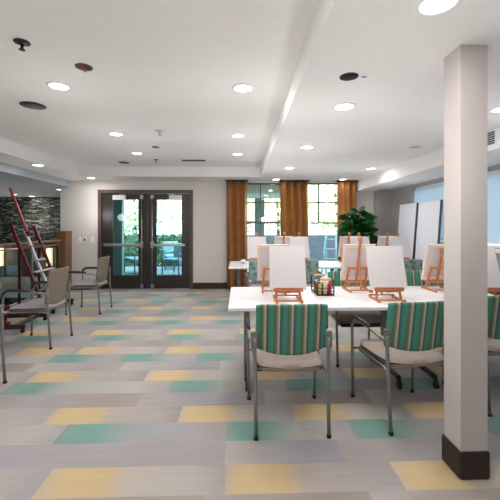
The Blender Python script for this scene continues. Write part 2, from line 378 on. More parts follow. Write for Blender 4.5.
# ---- double door ----------------------------------------------------
b = MB()
fw = .075
b.lohi(DX0, DX0+fw, YB-.02, YB+.16, 0, DZ, .004); b.lohi(DX1-fw, DX1, YB-.02, YB+.16, 0, DZ, .004); b.lohi(DX0+fw-.002, DX1-fw+.002, YB-.0195, YB+.159, DZ-fw, DZ-.001, .002)
struct(b.build('trim_1', M_frame))
b = MB(); b.lohi(DX0+fw, DX1-fw, YB-.01, YB+.12, 0, .012); struct(b.build('trim_2', M_chrome))
DM = at(147, 240, YB)[0]; DTOP = DZ-fw-.008
def leaf(n, x0, x1, gx0, gx1, inner):
    y0, y1 = YB+.03, YB+.075
    gz1 = at(120, 199, YB)[1]; gz0 = at(120, 276, YB)[1]
    b = MB(); b.lohi(x0, gx0, y0, y1, .014, DTOP); b.lohi(gx1, x1, y0, y1, .014, DTOP); b.lohi(gx0, gx1, y0, y1, gz1, DTOP); b.lohi(gx0, gx1, y0, y1, .014, gz0)
    d = struct(b.build('door_%d' % n, M_doorw))
    g = MB(); g.lohi(gx0-.005, gx1+.005, YB+.05, YB+.056, gz0-.005, gz1+.005); g.build('glass_pane', M_dglass, d)
    g = MB()
    for a in ((gx0, gx0+.012, gz0, gz1), (gx1-.012, gx1, gz0, gz1), (gx0, gx1, gz0, gz0+.012), (gx0, gx1, gz1-.012, gz1)): g.lohi(a[0], a[1], y0-.004, y0+.01, a[2], a[3])
    g.build('glazing_bead', M_doorw, d)
    zb = at(120, 245, YB)[1]; xr = x1-.11 if inner > 0 else x0+.11
    g = MB(); xa, xb = (x0+.05, xr) if inner > 0 else (xr, x1-.09)
    g.lohi(xa, xb, y0-.075, y0-.035, zb-.028, zb+.028, .008); g.lohi(xa, xa+.05, y0-.04, y0, zb-.03, zb+.03, .004); g.lohi(xb-.05, xb, y0-.04, y0, zb-.03, zb+.03, .004)
    g.build('push_bar', M_chrome, d)
    g = MB(); g.tube([(xr, y0-.03, .05), (xr, y0-.03, DTOP-.04)], .013); g.build('vertical_rod', M_chrome, d)
    for z, h in ((.06, .09), (zb, .16), (DTOP-.08, .10)):
        g = MB(); g.lohi(xr-.032, xr+.032, y0-.055, y0, z-h/2+.01, z+h/2, .006); g.build('latch_case', M_chrome, d)
    g = MB(); cxx = (gx0+.02, gx0+.30) if inner > 0 else (gx1-.28, gx1)
    g.lohi(cxx[0], cxx[1], y0-.06, y0, gz1-.02, gz1+.085, .006)
    c_ = g.build('door_closer', M_whitep, d)
    g = MB(); xm = (cxx[0]+cxx[1])/2
    g.bar((xm, y0-.05, gz1+.098), (xm+.16*inner, y0-.10, gz1+.10), .025, .012); g.bar((xm+.16*inner, y0-.10, gz1+.10), (xm+.04*inner, y0+.0, gz1+.112), .02, .01)
    g.build('closer_arm', M_chrome, c_)
X = lambda p: at(p, 240, YB)[0]
leaf(1, DX0+fw+.004, DM-.003, X(112), X(138.5), 1)
leaf(2, DM+.003, DX1-fw-.004, X(156), X(182), -1)

# ---- curtains -------------------------------------------------------
def curtain(x0, x1, folds, label, seed):
    rr = random.Random(seed); phs = [rr.uniform(.8, 1.25) for _ in range(folds*2+2)]
    def fn(side):
        def f(u, v):
            w = u*folds*2*PI; amp = .085*phs[int(u*folds*1.999)]*(.6+.4*v) if u < 1 else .085
            x = x0 + (x1-x0)*u + .010*math.sin(w*2+v*1.2); y = YB-.145 + amp*math.sin(w + .5*math.sin(v*3+seed)) + side*.004
            return Vector((x, y, 2.345 - v*2.33))
        return f
    t = thing('curtain', label, 'curtain', (0, 0, 0), group=None)
    b = MB(); g1 = b.surf(folds*12, 16, fn(-1)); g2 = b.surf(folds*12, 16, fn(1))
    for ga in ((0, 0), (-1, -1)):
        for i in range(folds*12):
            b.bm.faces.new((g1[ga[0]][i], g1[ga[0]][i+1], g2[ga[0]][i+1], g2[ga[0]][i]))
    b.build('drape', M_curt, t, smooth=True)
    b = MB(); b.lohi(x0-.02, x1+.02, YB-.23, YB-.06, 2.346, ZL-.001, .003); b.build('curtain_track', M_base, t)
X35 = lambda p: at(p, 230, YB-.11)[0]
curtain(X35(226.5), X35(247), 3, 'bronze brown pleated curtain next to the grey wall and double door', 1)
curtain(X35(280), X35(308), 4, 'bronze brown pleated curtain hanging between the two windows', 2)
curtain(X35(337), X35(355.5), 3, 'bronze brown pleated curtain behind the leafy green plant', 3)

# ---- switches -------------------------------------------------------
for px, lab, dark in ((79.5, 'white wall switch plate, leftmost of three beside the double door', 0), (85, 'white wall plate with dark insert, middle of three by the door', 1), (92.5, 'white wall switch plate closest to the double door frame', 0)):
    x, z = at(px, 239.7, YB)
    t = thing('wall_switch', lab, 'light switch', (x, YB-.0005, z), group=None)
    b = MB(); b.lohi(-.04, .04, -.008, 0, -.062, .062, .003); b.build('face_plate', M_whitep, t)
    b = MB(); b.lohi(-.016, .016, -.014, -.006, -.034, .034, .003); b.build('rocker', M_black if dark else M_whitep, t)

# ---- railing --------------------------------------------------------
RX = -3.76
t = thing('railing', 'glass stair railing with brown wooden cap and steel frame', 'railing', (RX, 5.8, 0))
def rl(z0, z1, y0, y1, w): return (-w/2, w/2, y0-5.8, y1-5.8, z0, z1)
b = MB(); b.lohi(*rl(1.05, 1.10, 4.32, 7.2, .09), bev=.008); b.build('cap_rail', M_capw, t)
b = MB(); b.lohi(*rl(.985, 1.01, 4.32, 7.2, .03), bev=.004); b.build('frame_rail', M_chrome, t)
b = MB(); b.lohi(*rl(.06, .085, 4.32, 7.2, .03), bev=.004)
b.build('frame_rail', M_chrome, t)
for y in (4.4, 5.33, 6.26, 7.17):
    b = MB(); b.lohi(*rl(0, 1.05, y-.018, y+.018, .036), bev=.004); b.build('post', M_chrome, t)
for y0, y1 in ((4.44, 5.29), (5.37, 6.22), (6.30, 7.13)):
    b = MB(); b.lohi(*rl(.10, .97, y0, y1, .01)); b.build('glass_panel', M_rglass, t)
t = thing('newel_post', 'brown wooden end post of the glass railing against the wall', 'post', (-3.75, 7.32, 0))
b = MB(); b.lohi(-.10, .10, -.09, .17, 0, 1.235, .004); b.build('post_body', M_capw, t)
b = MB(); b.lohi(-.125, .115, -.115, .175, 1.235, 1.275, .006); b.build('post_cap', M_capw, t)
# sconces on the added low partition
M_sconce = mat('lit_sconce', (255, 225, 180), .5, emit=(255, 214, 160), estr=1.3)
for px, lab in ((50, 'lit cream wall sconce seen through railing glass near end post'), (1, 'lit cream wall sconce at the far left stairwell wall')):
    x0, z1 = at(px, 248, 9.45); _, z0 = at(px, 266, 9.45)
    t = thing('wall_sconce', lab, 'sconce', (x0, 9.5, (z0+z1)/2))
    h = (z1-z0)/2
    b = MB(); b.lohi(-.05, .05, -.02, 0, -h*.8, h*.8); b.build('back_plate', M_chrome, t)
    b = MB(); b.box((0, -.07, 0), (.13, .10, 2*h), bev=.02, seg=3); b.build('shade', M_sconce, t)
    L = bpy.data.lights.new('sconce_light', 'POINT'); L.energy = 10; L.color = (1, .8, .55); L.shadow_soft_size = .08
    lo = bpy.data.objects.new('sconce_light', L); COL.objects.link(lo); lo.location = (x0, 9.2, (z0+z1)/2)

# ------------------------------------------------------------------ chairs
def backrest(b, w, zt, zb_side, zb_mid, y0, lean, curve, t):
    h = w/2
    def P(u, v, side):
        sx = 2*u-1; x = sx*h
        zt_ = zt - .012*abs(sx)**6; zb_ = zb_mid + (zb_side-zb_mid)*abs(sx)**2.2
        z = zt_ + (zb_-zt_)*v
        edge = min(1, min(1-abs(sx), v*.9, (1-v)*.9)/.05); tt = t*(.35+.65*math.sqrt(max(0, 1-(1-edge)**2)))
        y = y0 - lean*((z-zb_mid)/(zt-zb_mid)) + curve*sx*sx + side*tt/2
        return Vector((x, y, z))
    us = [0, .006, .015, .03]+[.03+.94*i/14 for i in range(1, 14)]+[.97, .985, .994, 1]
    vs = [0, .01, .03, .06]+[.06+.88*i/6 for i in range(1, 6)]+[.94, .97, .99, 1]
    G = []
    for side in (-1, 1):
        G.append([[b.bm.verts.new(P(u, v, side)) for u in us] for v in vs])
    nu, nv = len(us), len(vs)
    for g in G:
        for j in range(nv-1):
            for i in range(nu-1): b.bm.faces.new((g[j][i], g[j][i+1], g[j+1][i+1], g[j+1][i]))
    a, c = G
    for i in range(nu-1):
        b.bm.faces.new((a[0][i], a[0][i+1], c[0][i+1], c[0][i])); b.bm.faces.new((a[-1][i], a[-1][i+1], c[-1][i+1], c[-1][i]))
    for j in range(nv-1):
        b.bm.faces.new((a[j][0], a[j+1][0], c[j+1][0], c[j][0])); b.bm.faces.new((a[j][-1], a[j+1][-1], c[j+1][-1], c[j][-1]))
def arc(p0, corner, p1, n=6):
    p0, c, p1 = map(Vector, (p0, corner, p1))
    return [(1-k)**2*p0 + 2*k*(1-k)*c + k*k*p1 for k in [i/n for i in range(n+1)]]
def make_chair(name, label, bm_, sm_, kind):
    """front towards +Y, origin on the floor under the middle"""
    t = thing(name, label, 'chair')
    wide = kind != 'side'
    zs, zm = (.570, .525) if wide else (.50, .475)
    b = MB(); backrest(b, .474 if wide else .43, .872 if wide else .885, zs, zm, -.215, .055, .035, .034 if wide else .022); b.build('backrest', bm_, t, smooth=True)
    b = MB()
    def seat(side):
        def f(u, v):
            sx, sy = 2*u-1, 2*v-1
            # superellipse mapping of the square
            k = .18; X = sx*math.sqrt(1-k*sy*sy*sx*sx*.9); Y = sy*math.sqrt(1-k*sx*sx*sy*sy*.9)
            e = min(1, (1-max(abs(sx), abs(sy)))/.20); pr = math.sqrt(max(0, 1-(1-e)**2))
            z = .445 + (.034 if side > 0 else -.038)*pr + (.010*(sx*sx) if side > 0 else 0) - .018*max(0, sy)**3
            return Vector((X*(.235+.008*sy), .005+Y*.235, z))
        return f
    g1 = b.surf(20, 20, seat(1)); g2 = b.surf(20, 20, seat(-1))
    bmesh.ops.remove_doubles(b.bm, verts=b.bm.verts[:], dist=.0005)
    b.build('seat', sm_, t, smooth=True)
    b = MB(); b.box((0, .055, .397), (.45, .37, .034), bev=.012); b.build('seat_pan', M_black, t)
    for s in (-1, 1):
        # rear leg and back upright
        b = MB(); b.tube([(s*.238, -.262, 0), (s*.240, -.24, .30), (s*.243, -.228, .50), (s*.246, -.225, .60), (s*.246, -.228, .645)], .0125); lg = b.build('leg', M_tubes, t)
        b = MB(); b.lathe([(.0135, 0), (.016, .003), (.016, .022), (.0135, .024)], (s*.238, -.262, -.001), seg=12); b.build('foot_cap', M_black, lg)
        b = MB(); b.box((s*.245, -.226, .632), (.048, .018, .112), bev=.006, seg=2); b.build('back_bracket', M_greymetal, t)
        # front leg running up into the arm
        b = MB(); pts = [(s*.262, .25, 0), (s*.268, .245, .30), (s*.272, .24, .52)] + arc((s*.272, .24, .56), (s*.274, .235, .655), (s*.276, .14, .655)) + [(s*.278, .0, .650), (s*.276, -.12, .638)] + arc((s*.276, -.15, .635), (s*.275, -.225, .625), (s*.25, -.232, .62), 4)
        b.tube(pts, .0115); lg = b.build('leg', M_tubes, t)
        b = MB(); b.lathe([(.0135, 0), (.016, .003), (.016, .022), (.0135, .024)], (s*.262, .25, -.001), seg=12); b.build('foot_cap', M_black, lg)
        # arm pad
        b = MB(); pts = arc((s*.272, .243, .585), (s*.274, .240, .668), (s*.276, .14, .668)) + [(s*.278, .05, .666), (s*.277, -.06, .658)]
        b.tube(pts, .018, rs=[.013]+[.017]*(len(pts)-2)+[.012]); b.build('arm_pad', M_black, t, smooth=True)
        # side seat rail
        b = MB(); b.tube([(s*.267, .244, .40), (s*.235, .20, .412), (s*.232, -.15, .412), (s*.240, -.236, .40)], .0085, seg=8); b.build('seat_rail', M_tubes, t)
    b = MB(); b.tube([(-.232, .15, .402), (.232, .15, .402)], .008, seg=8); b.build('cross_rail', M_tubes, t)
    b = MB(); b.tube([(-.232, -.13, .402), (.232, -.13, .402)], .008, seg=8); b.build('cross_rail', M_tubes, t)
    return t
def pair(p_a, p_b):   # middle of two floor points and the angle of the line
    (x0, y0), (x1, y1) = p_a, p_b
    return (x0+x1)/2, (y0+y1)/2, math.atan2(y1-y0, x1-x0)
ch = make_chair('striped_armchair', 'teal striped armchair with taupe seat at the near table left end', M_stripe, M_taupe, 'wide')
ch['group'] = 'striped armchairs around the near tables'
x, y, a = pair(fl(256.3, 440), fl(329, 438))
ch.location = (x-.005, y+.265, 0); ch.rotation_euler = (0, 0, math.radians(1))
GR = 'striped armchairs around the near tables'
def rear_at(px, py, rz):            # place by the rear-left leg's foot
    fx, fy = fl(px, py); c, s = math.cos(rz), math.sin(rz)
    lx, ly = -.238, -.262
    return (fx-(lx*c-ly*s), fy-(lx*s+ly*c), 0)
r2 = math.radians(7)
dup(ch, rear_at(391, 435, r2), r2, 'teal striped armchair just left of the white column, back to camera', GR)
dup(ch, rear_at(489.5, 416, 0), 0, 'teal striped armchair half hidden behind the column right side', GR)
for x, lab in ((.50, 'striped armchair on far side of near table, behind the leftmost canvas'), (1.22, 'striped armchair facing camera, behind the centre pair of easels'), (2.05, 'striped armchair facing camera beyond the easel beside the column')):
    dup(ch, (x, 3.56, 0), PI, lab, GR)
pc = make_chair('patterned_armchair', 'grey teal leaf patterned armchair at left end of the back table', M_patt, M_grey_seat, 'wide')
GP = 'patterned armchairs along the back tables'
pc['group'] = GP; pc.location = (at(264.5, 260, 5.1)[0], 5.38, 0)
for px, lab in ((304, 'grey teal patterned armchair at back table, behind the wire caddy'), (368, 'patterned armchair hidden behind the canvas pair in the middle'), (409, 'grey teal patterned armchair below the leaning white boards')):
    dup(pc, (at(px, 260, 5.1)[0], 5.38, 0), 0, lab, GP)
lc = make_chair('side_armchair', 'beige armchair with silver legs, middle of the left row', M_grey_mesh, M_grey_seat, 'side')
GL = 'beige armchairs standing by the stair railing'
lc['group'] = GL
def row_chair(pn, pf):
    (x0, y0), (x1, y1) = fl(*pn), fl(*pf)
    return ((x0+x1)/2 - .24, (y0+y1)/2, 0)
lc.location = row_chair((50.4, 348.6), (68.6, 336)); lc.rotation_euler = (0, 0, PI/2)
dup(lc, row_chair((99, 313.8), (110, 307.5)), PI/2, 'beige armchair furthest back, nearest to the double door', GL)
dup(lc, (-2.325, 2.81, 0), PI/2, 'beige armchair cut off at the left edge of the picture', GL)

# ------------------------------------------------------------------ tables
def make_table(label, w, d):
    t = thing('folding_table', label, 'table')
    b = MB(); b.box((0, 0, .721), (w, d, .028), bev=.004, seg=2); b.build('tabletop', M_white, t)
    b = MB(); b.box((0, 0, .695), (w-.40, .05, .024), bev=.004); b.build('support_beam', M_black, t)
    for s in (-1, 1):
        X0 = s*(w/2-.155)
        b = MB(); b.box((X0, .0, .385), (.05, .075, .60), bev=.006); b.box((X0, 0, .697), (.06, .5, .02), bev=.003)
        lg = b.build('leg', M_greymetal, t)
        b = MB(); b.bar((X0, -.29, .09), (X0, .29, .09), .045, .035, .008); b.build('foot_bar', M_black, t)
        for e in (-1, 1):
            b = MB(); b.xwheel((X0, e*.30, .031), .031, .03); b.box((X0, e*.29, .066), (.03, .03, .03), bev=.006); b.build('caster', M_black, t)
    return t
tb = make_table('white topped folding table in front, at the left end', 1.60, .93)
GT = 'white tables with grey legs'
tb['group'] = GT; tb.location = (.705, 3.14, 0)
dup(tb, (2.31, 3.14, 0), 0, 'white topped front table running past the white column', GT)
dup(tb, (.62, 5.79, 0), 0, 'white table in the back row beside the first curtain', GT)
dup(tb, (2.225, 5.79, 0), 0, 'white table in the back row in front of the plant', GT)

# ------------------------------------------------------------------ table easels and canvases
TT = .735
TILT = math.radians(17)
def make_easel(label, mast=.50):
    """front (canvas side) towards -Y, stands at z = 0"""
    t = thing('table_easel', label, 'easel')
    st, ct = math.sin(TILT), math.cos(TILT)
    L = lambda x, s, o=0: (x, -.02 + s*st + o*ct, .012 + s*ct - o*st)
    for s in (-1, 1):
        b = MB(); b.bar((s*.105, -.10, .008), (s*.105, .16, .008), .018, .016); b.build('foot', M_beech, t)
        b = MB(); b.bar(L(s*.105, 0), L(s*.085, .24), .02, .012); b.build('upright', M_beech, t)
    b = MB(); b.bar((-.115, .145, .022), (.115, .145, .022), .018, .012); b.build('base_bar', M_beech, t)
    b = MB(); b.bar((-.115, -.085, .022), (.115, -.085, .022), .018, .012); b.build('base_bar', M_beech, t)
    b = MB(); b.bar(L(-.10, .225, .010), L(.10, .225, .010), .010, .02); b.build('cross_bar', M_beech, t)
    b = MB(); b.bar(L(-.10, .075, .010), L(.10, .075, .010), .010, .02); b.build('cross_bar', M_beech, t)
    b = MB(); b.bar(L(0, .06, -.002), L(0, mast, -.002), .024, .012); b.build('mast', M_beech, t)
    b = MB(); b.bar(L(-.125, .078, -.024), L(.125, .078, -.024), .034, .014); b.bar(L(-.125, .092, -.038), L(.125, .092, -.038), .006, .020); b.build('ledge', M_beech, t)
    b = MB(); b.box(L(0, mast-.012, -.012), (.034, .032, .044), bev=.006); b.build('top_clamp', M_beech, t)
    b = MB(); b.bar((0, .145, .022), L(0, .34, .008), .016, .010); b.build('rear_strut', M_beech, t)
    return t
CW, CH = .312, .378
def make_canvas(label):
    t = thing('canvas', label, 'canvas')
    b = MB(); b.box((0, 0, CH/2), (CW, .006, CH), bev=.002); b.build('canvas_face', M_canvas, t)
    b = MB()
    for s in (-1, 1):
        b.box((s*(CW/2-.016), .012, CH/2), (.032, .018, CH)); b.box((0, .012, CH/2+s*(CH/2-.016)), (CW-.064, .018, .032))
    b.build('stretcher_frame', M_canvasb, t)
    return t
eas = make_easel('x', .41); tall_eas = make_easel('x', .535); tall_used = [False]; can = make_canvas('x')
first = [True]
def put(px, Y, side, rz, dsc, cdsc, zoff=0, tall=0):
    """side -1: canvas faces the camera, +1: canvas faces away"""
    x = at(px, 280, Y)[0]
    base = rz if side < 0 else PI+rz
    if first[0]: e, c = eas, can; first[0] = False
    elif tall and not tall_used[0]: e, c = tall_eas, dup(can, (0, 0, 0)); tall_used[0] = True
    else: e, c = dup(tall_eas if tall else eas, (0, 0, 0)), dup(can, (0, 0, 0))
    e.location = (x, Y, TT+.0005); e.rotation_euler = (0, 0, base); e['label'] = dsc; e['group'] = 'wooden table easels'
    st, ct = math.sin(TILT), math.cos(TILT)
    s_, o_ = .087, -.030
    lx, ly, lz = 0, -.02+s_*st+o_*ct, .012+s_*ct-o_*st
    c.location = (x - math.sin(base)*ly, Y + math.cos(base)*ly, TT+lz+.001)
    c.rotation_euler = (Matrix.Rotation(base, 3, 'Z') @ Matrix.Rotation(-TILT, 3, 'X')).to_euler()
    c['label'] = cdsc; c['group'] = 'blank canvases on table easels'
put(288, 2.90, -1, 0, 'small beech table easel at near table left seat, facing camera', 'blank white canvas facing camera at the left striped chair')
put(388, 2.90, -1, math.radians(-2), 'small beech easel holding the large centre canvas, facing camera', 'blank white canvas facing camera left of the white column')
put(483.5, 2.86, -1, 0, 'beech easel mostly behind the column with its ledge showing right', 'blank white canvas peeking out right of the white column')
put(273, 3.40, 1, math.radians(-3), 'beech easel seen from behind, left of the leftmost canvas', 'canvas seen from its back behind the leftmost front canvas')
put(356, 3.40, 1, 0, 'tall beech easel seen from behind with its mast above', 'canvas seen from its back left of the large centre canvas', tall=1)
put(437, 3.40, 1, math.radians(2), 'beech easel seen from behind touching the column left edge', 'canvas seen from its back at the column left edge')
put(257, 5.60, -1, 0, 'back row easel beside the first curtain, facing camera', 'white canvas in the back row nearest the first curtain', tall=1)
put(300, 5.60, -1, 0, 'back row easel in front of the middle curtain', 'white canvas in the back row before the middle curtain', tall=1)
put(361.5, 5.60, -1, 0, 'back row easel below the leafy plant', 'white canvas in the back row right below the plant', tall=1)
put(401, 5.60, -1, 0, 'back row easel in front of the leaning white boards', 'white canvas in the back row before the leaning boards', tall=1)
put(283, 6.02, 1, 0, 'far easel seen from behind between the first two back canvases', 'small canvas turned away between the first two back canvases', tall=1)
put(347, 6.02, 1, 0, 'far easel with canvas turned away left of the plant', 'canvas turned away in the back row left of the plant', tall=1)
put(385, 6.02, 1, 0, 'far easel seen from behind right of the plant', 'canvas turned away in the back row right of the plant', tall=1)

# ------------------------------------------------------------------ caddies and bottles
M_wire = mat('black_wire', (22, 20, 24), .4, .5)
M_grip = wood('grip_wood', (206, 150, 118), (222, 172, 140), .5)
def make_caddy(label):
    t = thing('wire_caddy', label, 'caddy')
    b = MB(); b.box((0, 0, .006), (.16, .28, .010), bev=.003); b.build('tray', M_wire, t)
    for z in (.035, .07):
        b = MB()
        P = [(-.078, -.138, z), (.078, -.138, z), (.078, .138, z), (-.078, .138, z), (-.078, -.138, z)]
        for a_, c_ in zip(P, P[1:]): b.tube([a_, c_], .003, seg=6)
        b.build('side_rail', M_wire, t)
    for s in (-1, 1):
        for e in (-1, 1):
            b = MB(); b.tube([(e*.076, s*.136, .005), (e*.076, s*.136, .12)] + arc((e*.076, s*.136, .12), (e*.076, s*.136, .152), (e*.055, s*.136, .152), 4), .0055, seg=8); b.build('post', M_wire, t)
        b = MB(); b.tube([(-.055, s*.136, .152), (.055, s*.136, .152)], .011, seg=12); b.build('handle_grip', M_grip, t)
    return t
cxx, cyy = .79, 3.25
cad = make_caddy('black wire paint caddy with wooden grips left of centre easels'); cad['group'] = 'wire paint caddies on the near tables'
cad.location = (cxx, cyy, TT+.001)
dup(cad, (2.46, 3.24, TT+.001), 0, 'black wire paint caddy at the right edge of the picture', 'wire paint caddies on the near tables')
def bottle(loc, col, capc, h, r, label, cat='bottle'):
    t = thing('paint_bottle', label, cat, loc)
    b = MB(); b.lathe([(r*.9, 0), (r, .004), (r, h*.74), (r*.85, h*.82), (r*.45, h*.88)], seg=16); b.build('bottle_body', mat('paint_%d_%d_%d' % col, col, .35), t)
    b = MB(); b.lathe([(r*.5, h*.87), (r*.5, h*.98), (r*.4, h)], seg=12); b.build('cap', mat('cap_%d_%d_%d' % capc, capc, .4), t)
Z0 = TT+.0125
for dx, dy, col, cc, h, lab in (
    (-.050, -.110, (196, 176, 70), (40, 40, 40), .115, 'small yellow paint bottle at the caddy near left corner'),
    (-.050, -.060, (190, 96, 48), (236, 230, 226), .11, 'orange paint bottle along the left side of the caddy'),
    (-.050, -.005, (128, 72, 48), (236, 230, 226), .105, 'brown paint bottle along the left side of the caddy'),
    (-.050, .055, (60, 76, 120), (236, 230, 226), .11, 'blue paint bottle at the caddy far left'),
    (.002, -.105, (222, 208, 198), (236, 230, 226), .11, 'white paint bottle at the caddy front between yellow and red'),
    (.042, -.108, (176, 32, 44), (150, 24, 36), .12, 'red paint bottle at the front right of the caddy'),
    (.0, -.04, (64, 140, 80), (236, 230, 226), .11, 'green paint bottle in the middle of the caddy'),
    (.0, .03, (230, 226, 224), (224, 220, 220), .12, 'pale paint bottle in the middle of the caddy')):
    bottle((cxx+dx, cyy+dy, Z0), col, cc, h, .0185, lab)
bottle((2.46-.04, 3.14, Z0), (156, 20, 66), (120, 20, 50), .12, .0185, 'magenta paint bottle in the caddy at the right picture edge')
# napkin cone
b = MB(); rr = random.Random(4)
prof = [(.020, 0), (.028, .02), (.034, .05), (.030, .085), (.022, .12), (.012, .15), (.003, .168)]
b.lathe(prof, seg=18)
for v in b.bm.verts: v.co += Vector((rr.uniform(-.003, .003), rr.uniform(-.003, .003), 0))
o = b.build('paper_napkin', mat('white_paper', (238, 234, 226), .8)); o.location = (cxx+.040, cyy+.0, Z0)
tag(o, 'upright bunch of white paper napkin standing in the caddy', 'napkin')
# cup on the back table
x, _ = at(243, 258, 5.5)
t = thing('paper_cup', 'small white cup on the back table near the first curtain', 'cup', (x, 5.5, TT+.001))
b = MB(); b.lathe([(.026, 0), (.036, .10), (.034, .10), (.025, .006)], seg=20); b.build('cup_body', M_whitep, t)
b = MB(); b.lathe([(.0305, .035), (.0345, .07), (.0350, .07), (.0310, .035)], seg=20); b.build('sleeve', mat('pale_blue_band', (150, 170, 205), .6), t)

# ------------------------------------------------------------------ leaning boards
M_board = mat('white_board', (226, 228, 236), .5, var=.01); M_edge = wood('board_edge_wood', (84, 64, 54), (104, 82, 68), .5)
def board(ya, yb, z0, z1, label):
    """large board leaning on the right wall: bottom off the wall, top touching"""
    w = yb-ya; h = math.hypot(z1-z0, .08)
    t = thing('leaning_board', label, 'board', (3.25-.150, (ya+yb)/2, z0)); t['group'] = 'white boards leaning on the right wall'
    ang = math.atan2(.08, z1-z0); t.rotation_euler = (0, ang, 0)
    b = MB(); b.lohi(-.006, 0, -w/2, w/2, 0, h, .001); b.build('board_face', M_board, t)
    b = MB(); b.lohi(.0005, .04, -w/2+.004, w/2-.004, .002, h-.002); b.build('wooden_core', M_edge, t)
_, zz = at(410, 204, 6.3)
board(6.03, 6.66, .735, 1.80, 'tall white board leaning on the right wall, further from camera')
board(5.30, 5.94, .735, 1.80, 'tall white board leaning on the wall nearest the column')
t = thing('bench_cabinet', 'low teal fronted bench below the leaning white boards', 'bench', (3.135, 6.05, 0))
b = MB(); b.lohi(-.09, .11, -.85, .75, .08, .705, .006); b.build('body', mat('bench_fabric', (86, 118, 118), .8), t)
b = MB(); b.lohi(-.10, .11, -.86, .76, .705, .733, .004); b.build('bench_top', M_whitep, t)
b = MB(); b.lohi(-.08, .11, -.83, .73, 0, .08); b.build('plinth', M_black, t)

# ------------------------------------------------------------------ plant
def plant(x, y):
    t = thing('potted_plant', 'bushy dark green broad leaved potted plant in the back corner', 'plant', (x, y, 0))
    b = MB(); b.lathe([(.12, 0), (.17, .02), (.20, .34), (.21, .36), (.19, .36), (.185, .33)], seg=28); b.build('pot', mat('dark_pot', (70, 66, 64), .4), t)
    b = MB(); b.lathe([(.184, .30), (.184, .325), (.02, .335)], seg=20); b.build('soil', mat('soil', (50, 38, 30), .95), t)
    rr = random.Random(11); stems = MB(); lv = MB()
    for k in range(14):
        a = k*2.4; q_ = rr.uniform(.15, 1); tip = Vector((.34*math.cos(a)*q_, .24*math.sin(a)*q_, 1.68-.5*q_*q_+rr.uniform(-.08, .04)))
        if k == 0: tip = Vector((.05, 0, 1.75))
        base = Vector((.03*math.cos(a), .03*math.sin(a), .32)); mid = base.lerp(tip, .5) + Vector((0, 0, .05))
        path = [base, base.lerp(mid, .5), mid, mid.lerp(tip, .5), tip]
        stems.tube(path, .01, seg=7, rs=[.014, .012, .010, .008, .005])
        for q in range(17):
            f = .42+.58*q/16; i = min(3, int(f*4)); p = path[i].lerp(path[i+1], f*4-i)
            az = q*2.4+k; el = rr.uniform(-.25, .55); Ln = rr.uniform(.18, .30)*(1 if f < .8 else .8); W = Ln*.36
            d = Vector((math.cos(az)*math.cos(el), math.sin(az)*math.cos(el), math.sin(el))); sd = d.cross(Vector((0, 0, 1))).normalized(); sd = Matrix.Rotation(rr.uniform(-1.1, 1.1), 3, d) @ sd; up = sd.cross(d)
            p0 = p + d*.03
            rows = []
            for j in range(7):
                v = j/6; wd = W*math.sin(PI*min(1, v*.9+.08))**.7*(.75+.4*v)
                if j == 6: wd = .004
                c = p0 + d*Ln*v + up*(-.10*v*v*Ln*2.2) 
                rows.append([lv.bm.verts.new(c - sd*wd + up*wd*.25), lv.bm.verts.new(c), lv.bm.verts.new(c + sd*wd + up*wd*.25)])
            for r1_, r2_ in zip(rows, rows[1:]):
                for m_ in range(2): lv.bm.faces.new((r1_[m_], r1_[m_+1], r2_[m_+1], r2_[m_]))
    stems.build('stem', mat('stem_brown', (92, 74, 50), .8), t)
    bmesh.ops.solidify(lv.bm, geom=lv.bm.faces[:], thickness=.0015)
    lv.build('foliage', mat('dark_leaf', (44, 114, 54), .35, var=.35, scale=9), t, smooth=True)
plant(at(357, 230, 6.75)[0], 6.75)

